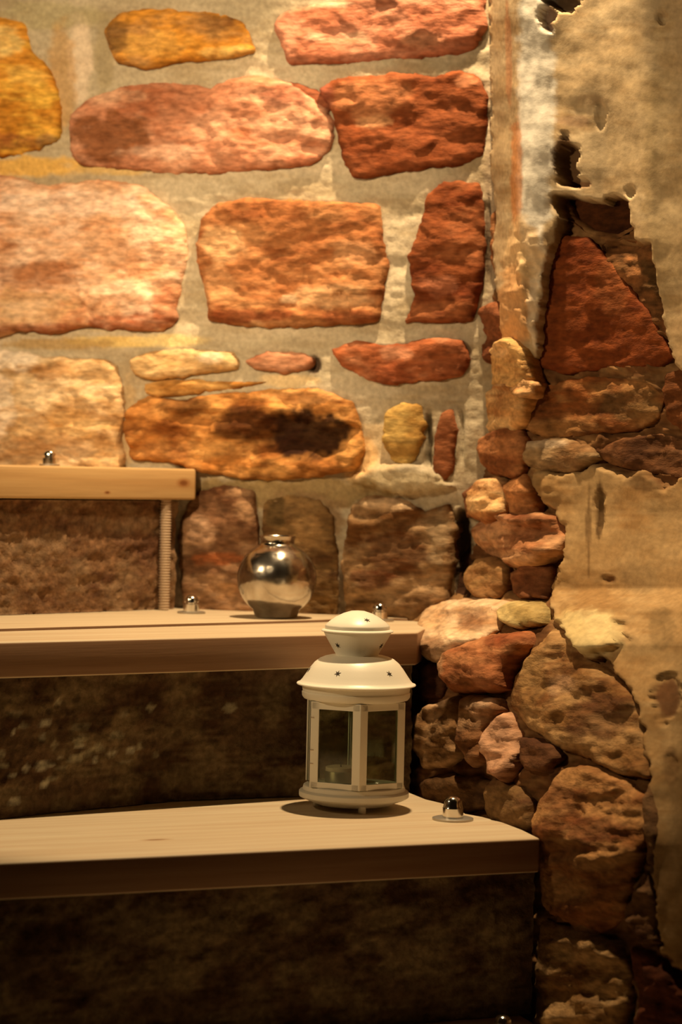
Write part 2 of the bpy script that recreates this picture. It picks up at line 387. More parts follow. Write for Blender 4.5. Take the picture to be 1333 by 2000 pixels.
bs([(-80,342),(30,346),(100,361),(200,350),(280,362),(322,395),(360,438),(369,500),(352,570),(346,628),(322,648),(220,646),(160,640),(110,655),(40,650),(-80,664)], .021,
   [albs(232,164,110), albs(216,140,88), albs(242,184,132)], [(80,540,90,26,albs(190,112,62),.7),(60,600,110,36,albs(222,168,104),.6),(260,630,110,20,albs(180,92,50),.9),(120,645,120,12,albs(168,84,44),.8),(150,400,160,30,albs(250,200,152),.6),(330,600,26,40,albs(184,98,56),.7)], 16, rough=.008)
bs([(393,430),(430,396),(500,386),(600,392),(700,395),(744,402),(749,470),(760,520),(748,600),(735,628),(600,640),(500,640),(412,628),(400,560),(384,500)], .020,
   [albs(186,110,58), albs(164,90,44), albs(202,130,74)], [(440,480,44,40,albs(228,168,106),.7),(650,580,90,24,albs(226,166,106),.6),(430,560,40,40,albs(214,146,88),.6),(700,500,50,30,albs(214,148,92),.6),(500,620,90,14,albs(160,80,40),.8),(690,620,60,12,albs(160,80,40),.7),(510,635,16,8,albs(236,176,116),.8),(570,585,18,10,albs(236,190,130),.7)], 17, rough=.0085)
bs([(835,385),(868,356),(938,358),(948,420),(945,560),(925,624),(860,632),(794,628),(808,580),(800,500),(820,450)], .018,
   [albs(156,80,38), albs(140,66,30), albs(178,100,54)], [(860,560,40,20,albs(214,128,84),.5)], 18, rough=.006)
bs([(566,160),(600,166),(640,188),(652,214),(628,220),(600,200),(570,185)], .006, [albs(168,92,54), albs(150,78,44)], (), 41, rough=.003, edge=8)
bs([(960,420),(985,396),(1016,402),(1012,470),(1004,530),(966,532),(958,480)], .010, [albs(184,116,66), albs(168,96,50)], (), 19, rough=.005, edge=10)
bs([(-80,690),(30,686),(90,695),(200,700),(232,718),(246,780),(240,860),(238,940),(-80,940)], .018,
   [albs(216,162,100), albs(190,130,70), albs(230,184,124)], [(30,700,60,26,CREAM,.9),(10,790,30,60,CREAM,.7),(110,725,40,20,albs(184,112,50),.7),(160,830,60,30,albs(232,176,106),.6),(80,880,110,24,albs(196,142,88),.8)], 20, rough=.0085)
bs([(255,703),(290,688),(370,682),(455,687),(469,703),(464,722),(380,734),(300,744),(262,730)], .016, [albs(226,174,108), albs(206,148,84)], [(290,715,30,14,albs(180,130,72),.6),(420,700,30,12,CREAM,.5)], 21, rough=.004, edge=13)
bs([(282,750),(330,742),(400,742),(470,745),(530,745),(470,760),(380,772),(310,778),(284,768)], .010, [albs(180,112,46), albs(214,150,78)], (), 22, rough=.004, edge=8)
bs([(478,706),(520,688),(590,689),(613,700),(606,722),(560,731),(500,722)], .013, [albs(206,134,88), albs(186,108,66)], (), 23, rough=.003, edge=11)
bs([(648,682),(700,665),(760,674),(850,660),(908,664),(918,700),(905,734),(850,744),(770,752),(720,742),(668,715)], .018, [albs(188,100,54), albs(164,82,42), albs(210,128,80)], [(880,700,40,34,albs(170,92,50),.7),(780,690,34,14,albs(224,146,98),.7)], 24, rough=.0055, edge=18)
bs([(248,800),(290,772),(350,780),(430,770),(520,760),(620,757),(690,784),(706,830),(712,880),(692,918),(600,934),(500,938),(400,924),(330,905),(260,898),(244,850)], .024,
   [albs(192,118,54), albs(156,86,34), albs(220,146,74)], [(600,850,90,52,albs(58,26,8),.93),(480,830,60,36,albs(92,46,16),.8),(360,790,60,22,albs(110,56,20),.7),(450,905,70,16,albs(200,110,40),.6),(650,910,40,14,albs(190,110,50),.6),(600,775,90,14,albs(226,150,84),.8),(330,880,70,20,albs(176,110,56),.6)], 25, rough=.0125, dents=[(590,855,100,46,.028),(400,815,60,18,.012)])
bs([(755,802),(785,787),(825,795),(832,830),(821,890),(800,912),(765,900),(748,860)], .014, [albs(216,164,84), albs(190,132,60)], (), 26, rough=.0045, edge=11)
bs([(864,804),(885,798),(895,850),(888,920),(868,946),(850,920),(848,860)], .010, [albs(172,98,54), albs(150,80,42)], (), 27, rough=.003, edge=9)
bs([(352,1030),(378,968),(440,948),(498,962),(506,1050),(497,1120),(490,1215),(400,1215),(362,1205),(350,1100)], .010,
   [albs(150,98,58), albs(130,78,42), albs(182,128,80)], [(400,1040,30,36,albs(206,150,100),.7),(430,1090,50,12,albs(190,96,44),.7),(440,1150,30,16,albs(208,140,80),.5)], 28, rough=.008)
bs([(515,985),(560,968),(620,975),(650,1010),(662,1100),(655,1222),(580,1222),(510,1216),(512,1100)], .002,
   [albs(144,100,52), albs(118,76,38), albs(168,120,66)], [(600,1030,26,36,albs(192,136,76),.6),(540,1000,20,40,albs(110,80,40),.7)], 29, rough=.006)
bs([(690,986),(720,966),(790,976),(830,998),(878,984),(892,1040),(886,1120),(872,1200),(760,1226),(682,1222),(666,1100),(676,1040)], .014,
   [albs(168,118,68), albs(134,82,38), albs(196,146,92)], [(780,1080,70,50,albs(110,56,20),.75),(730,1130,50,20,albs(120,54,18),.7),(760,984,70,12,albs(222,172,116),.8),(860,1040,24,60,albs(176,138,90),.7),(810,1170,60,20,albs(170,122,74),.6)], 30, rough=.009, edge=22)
bs([(905,965),(930,945),(948,975),(938,1010),(915,1012)], .02, [albs(170,104,60), albs(140,80,44)], (), 31, rough=.004, edge=10)

# ------------------------------------------------------------------ wall_right
GC = np.array([700, 790, 850, 900, 960, 1000, 1040, 1090, 1180, 1290, 1430, 2000.])
GR = np.array([-1300, 850, 1000, 1150, 1195, 1260, 1400, 1560, 1650, 2300.])
GD = np.array([
 [3.5,3.40,3.36,3.32,3.20,3.06,2.99,2.96,2.90,2.81,2.70,2.28],
 [3.5,3.40,3.36,3.32,3.14,3.04,2.98,2.96,2.90,2.81,2.70,2.28],
 [3.5,3.36,3.32,3.24,3.08,3.02,2.98,2.95,2.89,2.79,2.68,2.26],
 [3.4,3.30,3.24,3.14,3.05,3.00,2.96,2.92,2.85,2.75,2.62,2.22],
 [3.3,3.20,3.10,3.03,2.97,2.93,2.89,2.85,2.77,2.67,2.55,2.16],
 [3.2,3.05,2.97,2.91,2.86,2.83,2.80,2.76,2.69,2.60,2.49,2.12],
 [3.1,3.03,2.94,2.88,2.81,2.78,2.74,2.69,2.62,2.53,2.42,2.06],
 [3.0,2.98,2.89,2.82,2.76,2.72,2.67,2.62,2.55,2.46,2.36,2.02],
 [3.0,2.96,2.87,2.81,2.74,2.69,2.645,2.59,2.51,2.42,2.33,2.00],
 [3.0,2.97,2.88,2.81,2.73,2.66,2.61,2.53,2.43,2.36,2.28,1.95]])
def DR(px, py):
    px = np.asarray(px, float); py = np.asarray(py, float)
    i = np.clip(np.searchsorted(GC, px)-1, 0, len(GC)-2); j = np.clip(np.searchsorted(GR, py)-1, 0, len(GR)-2)
    u = np.clip((px-GC[i])/(GC[i+1]-GC[i]), 0, 1); v = np.clip((py-GR[j])/(GR[j+1]-GR[j]), 0, 1)
    u = u*.6+.4*u*u*(3-2*u); v = v*.5+.5*v*v*(3-2*v)
    return (GD[j, i]*(1-u)+GD[j, i+1]*u)*(1-v)+(GD[j+1, i]*(1-u)+GD[j+1, i+1]*u)*v
PL_UP = [(960,-1400),(962,-50),(965,120),(965,300),(970,420),(968,530),(980,600),(985,690),(1000,720),(1055,712),(1064,690),(1074,600),(1086,520),(1108,460),(1098,400),(1098,385),(1130,388),(1160,392),(1186,398),(1190,385),(1232,396),(1238,440),(1250,470),(1278,482),(1292,560),(1302,640),(1316,700),(1345,735),(1432,760),(1450,840),(2100,850),(2100,-1400)]
PL_LO = [(1042,905),(1075,915),(1110,925),(1170,905),(1215,925),(1262,918),(1300,950),(1345,930),(1440,900),(1470,830),(2100,820),(2100,2000),(1400,1960),(1345,1905),(1300,1860),(1288,1760),(1268,1640),(1272,1540),(1262,1430),(1240,1360),(1215,1330),(1190,1290),(1150,1290),(1120,1240),(1085,1215),(1082,1150),(1105,1090),(1112,1040),(1090,1000),(1050,975),(1040,940)]
def build_wall_right():
    px = np.concatenate([np.arange(780, 1431, 4.), [1500, 1650, 2000]])
    py = np.concatenate([[-1300, -900, -500, -250], np.arange(-80, 2101, 4.)])
    X, Y = np.meshgrid(px, py)
    wob = 7*fbm(X/22, Y/16, 701, 4)
    s1 = inpoly_sd(X, Y, PL_UP)+wob; s2 = inpoly_sd(X, Y, PL_LO)+wob*1.6
    m1 = sstep(-3, 4, s1); m2 = sstep(-4, 10, s2); mk = np.maximum(m1, m2)
    h = -.004 + .012*fbm(X/50, Y/36, 711, 4)+.004*fbm(X/14, Y/10, 712, 3)
    hp = .012+.006*fbm(X/120, Y/150, 721, 3)+.0007*fbm(X/40, Y/30, 722, 3)
    # the rough bright edge running down the corner
    cx_ = 1046+10*np.sin(Y/170)+8*fbm(Y/90, Y*0, 730, 2); rg = np.exp(-((X-cx_)/44)**2)*(1-sstep(560, 720, Y))
    hp += rg*.014+np.exp(-((X-cx_)/60)**2)*(.0020*fbm(X/16, Y/70, 735, 3)+sstep(380, 560, Y)*.0075*fbm(X/20, Y/22, 737, 4))
    # pits in the plaster
    for (cx, cy, rx, ry, d) in [(1117,315,17,48,.022),(1135,360,30,8,.014),(1108,10,34,16,.016),(1085,40,14,26,.012),(1180,1000,8,55,.012),(1195,1130,12,8,.008),(1240,380,8,12,.006),(1310,1360,28,50,.014),(1290,1240,14,30,.006),(1185,230,10,30,.004),(1320,1500,16,30,.006),(1305,40,10,14,.006)]:
        hp -= (d if cy < 900 else d*.45)*patch_w(X, Y, cx, cy, rx, ry, 741, .9)
    hp += .016*patch_w(X, Y, 1165, 1235, 70, 46, 751, .4)
    h = h*(1-mk)+(hp)*mk
    pt1 = [(1064,250,36,330,alb(252,218,166),.85),(1028,350,16,120,alb(204,118,52),.75),(1010,110,9,130,alb(196,120,66),.6),(1040,500,44,70,alb(236,178,106),.8),(1018,610,44,90,alb(214,144,76),.85),(1060,620,10,80,alb(236,190,130),.8),
           (1117,315,20,52,alb(96,56,24),.9),(1135,362,34,8,alb(120,70,34),.8),(1108,8,34,14,alb(60,34,16),.9),(1085,42,12,26,alb(120,70,36),.8),(1130,240,30,12,alb(150,104,66),.5),(1170,200,40,10,alb(160,116,70),.4),
           (1240,378,8,10,alb(110,74,40),.7),(1250,250,60,200,alb(196,152,92),.4),(1310,360,50,300,alb(190,146,84),.4),
           (1180,1000,7,60,alb(90,60,30),.85),(1160,1040,5,90,alb(100,66,34),.6),(1200,1132,14,7,alb(110,62,28),.8),(1285,940,60,22,alb(80,48,24),.5),(1165,1235,64,46,alb(244,210,140),.95),(1130,1225,40,40,alb(226,190,120),.6),
           (1310,1360,26,44,alb(110,66,36),.85),(1300,1230,26,50,alb(150,116,70),.7),(1255,1130,40,30,alb(176,140,90),.5),(1290,1700,40,100,alb(186,140,84),.5),(1320,1500,16,40,alb(130,90,50),.5)]
    C = colour_field(X, Y, [alb(196,152,94), alb(180,134,78), alb(204,162,104)], pt1, 761, 90, 60, .08)
    CD = colour_field(X, Y, [albs(148,94,50), albs(118,72,36), albs(172,118,66)], [], 762, 50, 30, .25)
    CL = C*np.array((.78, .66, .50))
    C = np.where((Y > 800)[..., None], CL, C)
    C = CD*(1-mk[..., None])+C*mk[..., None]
    h -= .03*sink(X, Y, RIGHT, 5, 14)*(1-mk)
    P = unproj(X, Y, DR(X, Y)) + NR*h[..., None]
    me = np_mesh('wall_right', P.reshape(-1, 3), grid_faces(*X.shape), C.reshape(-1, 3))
    return tag(link('wall_right', me, M_PLASTER), kind='structure')
RIGHT = []

def rs(poly, proud, cols, patches=(), seed=1, **k):
    k.setdefault('back', .06); k.setdefault('rough', .008); k['scale'] = .8; k.setdefault('edge', 20)
    RIGHT.append((poly, proud*.8, cols, patches, seed, k))
# inside the broken plaster
rs([(1076,505),(1092,462),(1150,464),(1190,505),(1232,560),(1276,625),(1316,692),(1296,716),(1200,720),(1100,730),(1046,710),(1052,650),(1064,580)], .006,
   [albs(156,76,32), albs(140,64,26)], [(1200,560,30,60,albs(172,98,50),.5)], 101, rough=.0035, label='smooth dark red stone shaped like a triangle', tilt=(0,-.001))
rs([(1090,378),(1150,380),(1240,380),(1248,440),(1200,462),(1150,455),(1112,428)], -.022, [albs(110,58,24), albs(84,42,18)], (), 102, rough=.006, edge=12)
rs([(1175,478),(1210,468),(1285,478),(1304,570),(1318,668),(1270,628),(1215,556),(1180,510)], -.004, [albs(126,84,42), albs(96,56,26), albs(170,104,54)], [(1235,545,30,26,albs(190,116,62),.7)], 103, rough=.010, edge=14)
rs([(1040,770),(1100,742),(1190,736),(1270,742),(1300,770),(1290,815),(1240,842),(1150,850),(1070,858),(1020,832)], .004, [albs(166,92,42), albs(134,76,36), albs(180,118,62)], [(1230,790,60,30,albs(140,100,54),.6)], 104, rough=.009)
rs([(1296,735),(1345,715),(1420,730),(1430,860),(1350,850),(1305,820)], .004, [albs(150,84,40), albs(120,66,30)], (), 105)
rs([(1015,880),(1040,862),(1090,854),(1150,868),(1180,895),(1130,925),(1070,925),(1030,908)], .010, [albs(188,140,86), albs(160,108,60)], [(1070,868,44,10,albs(224,184,130),.7)], 106, rough=.008, edge=14)
rs([(1160,876),(1220,856),(1290,848),(1345,862),(1430,880),(1430,935),(1345,940),(1270,925),(1190,905)], .006, [albs(130,78,40), albs(104,60,30), albs(156,100,56)], (), 107, rough=.009, edge=14)
# the knobbly column of rocks at the corner
rs([(942,612),(958,592),(985,590),(992,640),(985,700),(960,712),(944,680)], .028, [albs(166,94,52), albs(130,68,34)], (), 111, rough=.014, edge=14)
rs([(962,700),(990,668),(1030,664),(1056,700),(1060,748),(1010,770),(968,752)], .030, [albs(228,164,92), albs(196,124,62)], [(1000,690,24,14,albs(240,180,116),.7)], 113, rough=.019, edge=18)
rs([(950,770),(985,748),(1040,756),(1056,782),(1036,836),(1000,860),(956,846)], .026, [albs(218,150,84), albs(178,106,52), albs(234,176,108)], (), 114, rough=.019, edge=16)
rs([(1006,764),(1040,742),(1068,752),(1062,778),(1030,790)], .034, [albs(226,160,96), albs(190,120,66)], (), 119, rough=.008, edge=12)
rs([(942,858),(980,838),(1024,842),(1040,880),(1022,930),(976,934),(948,906)], .022, [albs(198,122,68), albs(160,90,46)], (), 115, rough=.012, edge=16)
rs([(918,962),(946,936),(985,934),(1006,966),(1000,1010),(960,1030),(926,1010)], .034, [albs(222,150,84), albs(178,104,54), albs(236,176,108)], (), 116, rough=.019, edge=20)
rs([(990,950),(1030,926),(1056,960),(1060,1010),(1020,1030),(994,1000)], .022, [albs(206,130,72), albs(168,96,50)], (), 117, rough=.012, edge=16)
rs([(928,1030),(960,1008),(1010,1002),(1060,1000),(1096,1010),(1116,1040),(1106,1080),(1060,1110),(1010,1110),(956,1080),(930,1060)], .036, [albs(190,118,68), albs(150,82,44), albs(216,150,94)], [(980,1024,50,20,albs(226,152,96),.6)], 118, rough=.024, edge=24)
rs([(916,1118),(940,1090),(972,1086),(998,1110),(1002,1150),(980,1168),(936,1168),(918,1150)], .034, [albs(192,138,78), albs(170,112,60)], (), 120, rough=.006, edge=26)
rs([(1000,1120),(1030,1098),(1080,1104),(1090,1140),(1070,1170),(1020,1170),(1004,1150)], .018, [albs(150,88,48), albs(120,66,34), albs(180,116,66)], (), 121, rough=.010, edge=16)
rs([(892,1040),(915,1010),(930,1050),(922,1110),(915,1165),(890,1168)], -.004, [albs(90,52,26), albs(70,40,20)], (), 122, rough=.008, edge=10)
# ledge and the rubble below it
rs([(818,1215),(842,1186),(880,1172),(950,1166),(1010,1176),(1000,1200),(985,1222),(950,1250),(905,1268),(868,1300),(838,1290),(820,1260)], .030,
   [albs(222,164,106), albs(196,134,80), albs(236,186,128)], [(940,1212,30,26,albs(160,100,58),.75),(860,1265,26,26,albs(168,104,56),.7)], 131, rough=.011, edge=26)
rs([(985,1186),(1010,1174),(1058,1178),(1076,1196),(1068,1220),(1020,1230),(988,1214)], .034, [albs(214,172,100), albs(190,146,78)], (), 132, rough=.005, edge=20)
rs([(866,1300),(884,1272),(930,1252),(985,1236),(1040,1234),(1032,1268),(1008,1310),(1000,1348),(950,1352),(900,1355),(878,1335)], .040,
   [albs(186,104,56), albs(160,84,42), albs(206,128,74)], [(876,1300,14,34,albs(216,156,100),.7),(1000,1250,40,18,albs(150,66,30),.7),(950,1310,50,30,albs(186,116,66),.5)], 133, rough=.009, edge=18)
rs([(822,1300),(850,1296),(872,1330),(868,1362),(822,1372)], .010, [albs(110,64,34), albs(84,48,26)], (), 134, edge=12)
rs([(808,1400),(840,1378),(880,1362),(905,1358),(920,1400),(915,1470),(880,1500),(830,1500),(808,1450)], .022, [albs(160,106,56), albs(128,80,40), albs(200,144,88)], [(860,1372,40,10,albs(216,160,106),.7)], 135, rough=.012)
rs([(905,1366),(940,1356),(980,1366),(994,1388),(968,1420),(962,1480),(930,1502),(905,1450)], .034, [albs(172,110,62), albs(144,88,46), albs(206,146,92)], [(950,1374,34,14,albs(226,170,116),.7)], 136, rough=.010, edge=18)
rs([(962,1420),(985,1392),(1010,1392),(1024,1430),(1020,1490),(1004,1530),(968,1510),(956,1470)], .040, [albs(198,128,78), albs(160,94,54), albs(218,152,102)], (), 137, rough=.016, edge=16)
rs([(1022,1440),(1050,1438),(1092,1452),(1100,1478),(1076,1506),(1034,1506),(1024,1480)], .020, [albs(134,82,44), albs(110,64,34)], (), 138, rough=.005, edge=10)
rs([(820,1530),(860,1512),(930,1516),(960,1530),(972,1575),(900,1590),(840,1572)], .012, [albs(130,86,44), albs(100,62,32)], (), 139)
rs([(950,1530),(985,1518),(1022,1540),(1046,1570),(1040,1620),(990,1625),(956,1590)], .016, [albs(156,108,58), albs(126,78,42)], (), 140, rough=.007)
rs([(1000,1376),(1012,1318),(1052,1262),(1088,1226),(1130,1240),(1160,1290),(1212,1326),(1246,1366),(1266,1440),(1272,1520),(1210,1510),(1150,1484),(1100,1462),(1040,1424)], .018,
   [albs(172,114,58), albs(136,82,38), albs(198,142,82)], [(1110,1340,40,20,albs(206,152,100),.5),(1050,1330,30,60,albs(176,124,66),.6),(1180,1400,60,50,albs(120,70,38),.6)], 141, rough=.010, edge=30, label='large pitted grey-brown stone beside the ledge')
rs([(1046,1600),(1060,1556),(1100,1504),(1150,1490),(1220,1520),(1268,1556),(1266,1640),(1240,1720),(1222,1790),(1180,1822),(1110,1800),(1062,1770),(1056,1700)], .018,
   [albs(176,106,52), albs(146,82,38), albs(196,132,72)], [(1180,1620,60,30,albs(130,62,28),.6),(1100,1560,40,40,albs(180,120,68),.5)], 142, rough=.011, edge=34, label='large rough reddish stone right of the lowest lit tread')
rs([(1056,1790),(1110,1812),(1180,1834),(1232,1868),(1240,1940),(1210,2060),(1056,2060),(1050,1900)], .016, [albs(172,118,62), albs(140,88,44), albs(190,138,80)], (), 143, rough=.013, edge=26)
rs([(1236,1850),(1300,1876),(1350,1930),(1420,1990),(1430,2080),(1240,2080),(1246,1960)], .016, [albs(140,72,38), albs(112,56,28)], [(1240,1960,14,50,albs(190,140,80),.6)], 144, rough=.012, edge=24)
rs([(1226,1780),(1262,1700),(1290,1740),(1300,1840),(1262,1850)], .014, [albs(150,100,56), albs(120,72,40)], (), 145, rough=.010, edge=14)
rs([(1262,1560),(1280,1530),(1300,1600),(1290,1690),(1268,1680)], .012, [albs(156,106,60), albs(130,84,46)], (), 146, rough=.008, edge=12)

def sink(X, Y, lst, lo, hi):       # the bed behind each stone
    m = np.zeros(X.shape)
    for q in lst:
        P = np.array(q[0], float); x0, y0 = P.min(0)-5; x1, y1 = P.max(0)+5
        b = (X > x0) & (X < x1) & (Y > y0) & (Y < y1)
        if b.any(): m[b] = np.maximum(m[b], sstep(lo, hi, inpoly_sd(X[b], Y[b], P)))
    return m
wall_back = build_wall_back()
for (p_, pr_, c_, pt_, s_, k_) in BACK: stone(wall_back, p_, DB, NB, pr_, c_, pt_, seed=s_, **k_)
wall_right = build_wall_right()
for (p_, pr_, c_, pt_, s_, k_) in RIGHT: stone(wall_right, p_, DR, NR, pr_, c_, pt_, seed=s_, **k_)

# ------------------------------------------------------------------ steps
Z3, Z2, Z1, Z0 = ZC-.003, ZC-.2, ZC-.4, ZC-.6
def prism(name, poly, z0, z1, mt, parent, bev=.003, edge=None):
    bm = bmesh.new()
    lo = [bm.verts.new((x, y, z0)) for x, y in poly]; up = [bm.verts.new((x, y, z1)) for x, y in poly]
    n = len(poly); bm.faces.new(up); bm.faces.new(lo[::-1])
    for i in range(n): bm.faces.new((lo[i], lo[(i+1) % n], up[(i+1) % n], up[i]))
    bmesh.ops.recalc_face_normals(bm, faces=bm.faces)
    bmesh.ops.bevel(bm, geom=[e for e in bm.edges], offset=bev, segments=3, profile=.5, affect='EDGES', clamp_overlap=True)
    me = bpy.data.meshes.new(name); bm.to_mesh(me); bm.free()
    o = link(name, me, mt, parent)
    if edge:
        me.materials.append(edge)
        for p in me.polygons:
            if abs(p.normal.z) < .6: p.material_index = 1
    try: me.set_sharp_from_angle(angle=math.radians(40))
    except Exception: pass
    return o
def bolt(parent, px, py, z, s=1., washer=.022, plain=False):
    x, y = at_z(px, py, z)
    b = lathe('bolt', [(0, .0252*s), (.004*s, .0250*s), (.0075*s, .0232*s), (.0096*s, .0200*s), (.0100*s, .0165*s), (.0086*s, .0150*s) if not plain else (.0104*s, .0155*s),
                       (.0086*s, .0135*s) if not plain else (.0108*s, .0130*s), (.0112*s, .0125*s), (.0112*s, .0015), (.0, .0015)], M_STEEL, parent, 6 if False else 32, (x, y))
    b.data.transform(Matrix.Translation((0, 0, z)))
    wv = lathe('washer', [(0, .0001), (washer, .0001), (washer*1.0, .0022), (washer*.92, .0028), (0, .0028)], M_WASHER, b, 40, (x, y))
    wv.data.transform(Matrix.Translation((0, 0, z)))
    return b
WOODC = (alb(232,190,128), alb(218,170,110))
SHADE_EDGEC = (alb(178,124,74), alb(150,98,54))  # same pine, darker and redder: shade on the tread edges painted into the colour
def off(p, d): return (p[0]+d[0], p[1]+d[1])
# tread 1 (lowest lit one)
a1 = at_z(0, 1685, Z1); b1 = at_z(1056, 1637, Z1); sl1 = (b1[1]-a1[1])/(b1[0]-a1[0])
edge1 = [at_z(*q, Z1) for q in [(1022,1620),(985,1606),(945,1595),(912,1589),(893,1577),(865,1568),(835,1561),(800,1547)]]
ang1 = math.atan(sl1)
k1 = at_z(305, 1640, Z1)
M_E1 = wood_mat('shaded_pine_edge_low', *SHADE_EDGEC, ang1)
M_W1 = wood_mat('pale_pine_low', *WOODC, ang1, [(k1[0], k1[1], Z1, .022, .006, .02)])
t1 = tag(empty('stair_tread', (a1[0], a1[1], Z1)), 'pale wooden stair tread carrying the white lantern', 'stair tread')
def par(o, p):
    o.parent = p; o.matrix_parent_inverse = Matrix.Translation(-Vector(p.location)); return o
def L_(o, root):    # geometry was made in world space; keep it there under a moved root
    o.matrix_parent_inverse = Matrix.Translation(-Vector(root.location)); return o
r2 = [at_z(*q, Z1) for q in [(0,1600),(330,1566),(600,1556),(800,1546)]]
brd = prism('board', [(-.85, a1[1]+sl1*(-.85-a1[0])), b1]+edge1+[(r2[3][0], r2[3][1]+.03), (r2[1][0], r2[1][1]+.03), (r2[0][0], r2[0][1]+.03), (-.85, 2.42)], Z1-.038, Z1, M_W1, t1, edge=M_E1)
L_(brd, t1)
bb = bolt(t1, 885, 1601, Z1, 1.08, .0238, True); L_(bb, t1)
# tread 2 with the vase, two boards
a2 = at_z(0, 1254, Z2); b2 = at_z(816, 1235, Z2); sl2 = (b2[1]-a2[1])/(b2[0]-a2[0]); ang2 = math.atan(sl2)
M_E2 = wood_mat('shaded_pine_edge_mid', *SHADE_EDGEC, ang2)
M_W2 = wood_mat('pale_pine_mid', *WOODC, ang2)
t2 = tag(empty('stair_tread', (a2[0], a2[1], Z2)), 'pale wooden stair tread of two boards under the silver vase', 'stair tread')
s2a = at_z(0, 1233, Z2); s2b = at_z(630, 1215, Z2); sls = (s2b[1]-s2a[1])/(s2b[0]-s2a[0])
xr = .112
yr = min(s2b[1]+sls*(xr-s2b[0]), WA+WB*xr-.004)
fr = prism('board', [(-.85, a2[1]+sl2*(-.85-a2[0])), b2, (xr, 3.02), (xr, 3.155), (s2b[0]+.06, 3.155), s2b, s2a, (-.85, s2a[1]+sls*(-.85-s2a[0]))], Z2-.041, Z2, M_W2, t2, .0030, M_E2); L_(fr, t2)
g = (-.0021, .0036)
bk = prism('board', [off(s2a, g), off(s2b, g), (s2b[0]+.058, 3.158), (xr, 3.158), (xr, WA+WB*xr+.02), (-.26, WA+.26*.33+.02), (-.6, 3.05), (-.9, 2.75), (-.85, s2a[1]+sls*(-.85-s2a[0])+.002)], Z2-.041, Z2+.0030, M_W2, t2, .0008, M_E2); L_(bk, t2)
for (x_, y_, z_) in [(374, 1198, Z2+.003), (742, 1213, Z2)]:
    L_(bolt(t2, x_, y_, z_, .98, .019), t2)
# tread 3, seen edge-on
n3 = (.71, -.70)
q0 = at_z(0, 1207, Z2); q1 = at_z(340, 1194, Z2)
c3a = (-.80, 3.022+1.02*(-.80+.417)); c3b = (-.2016, 3.242)
ang3 = math.atan(1.02)
kn = unproj(352, 943, 3.232); kn2 = unproj(210, 962, 3.13)
M_W3 = wood_mat('pale_pine_top', alb(218,160,88), alb(192,132,66), ang3, [(kn[0], kn[1], kn[2], .016, .05, .008), (kn2[0], kn2[1], kn2[2], .007, .05, .003)])
t3 = tag(empty('stair_tread', (c3b[0], c3b[1], Z3)), 'knotty wooden stair tread seen edge-on, topmost of the stairs', 'stair tread')
tr = prism('board', [c3a, c3b, (-.2020, 3.262), (-.45, WA+.45*.33), (-.9, WA+.9*.33), (-1.1, WA+1.1*.33-.1)], Z3-.0425, Z3, M_W3, t3); L_(tr, t3)
pb = unproj(97, 905, 3.23)
def bolt_xy(parent, x, y, z, s, washer):
    b = lathe('bolt', [(0, .0252*s), (.004*s, .0250*s), (.0075*s, .0232*s), (.0096*s, .0200*s), (.0100*s, .0165*s), (.0086*s, .0150*s), (.0086*s, .0135*s), (.0112*s, .0125*s), (.0112*s, .0015), (0, .0015)], M_STEEL, parent, 32, (x, y))
    b.data.transform(Matrix.Translation((0, 0, z)))
    wv = lathe('washer', [(0, .0001), (washer, .0001), (washer, .0022), (washer*.92, .0028), (0, .0028)], M_WASHER, b, 40, (x, y))
    wv.data.transform(Matrix.Translation((0, 0, z))); return b
L_(bolt_xy(t3, pb[0], pb[1], Z3, .86, .014), t3)
# threaded rod carrying the end of tread 3
rp = unproj(320, 1190, 3.222)
prof = [(0, Z2+.0034)]; z = Z2+.0034
while z < Z3-.043:
    prof += [(.0062, z), (.0079, z+.0012), (.0079, z+.0019), (.0062, z+.0031)]; z += .0038
prof.append((0, z))
rod = lathe('threaded_rod', prof, M_ROD, t3, 20, (rp[0], rp[1])); L_(rod, t3)
# tread 0 at the bottom edge of the frame
t0 = tag(empty('stair_tread', (.2, 2.4, Z0)), 'shadowed wooden stair tread at the very bottom, only its right corner in view', 'stair tread')
M_W0 = wood_mat('pale_pine_bottom', *WOODC, .3)
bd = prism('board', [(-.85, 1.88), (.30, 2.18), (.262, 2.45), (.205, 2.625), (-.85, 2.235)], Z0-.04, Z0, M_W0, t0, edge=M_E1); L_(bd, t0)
L_(bolt_xy(t0, .1845, 2.50, Z0, .92, .022), t0)

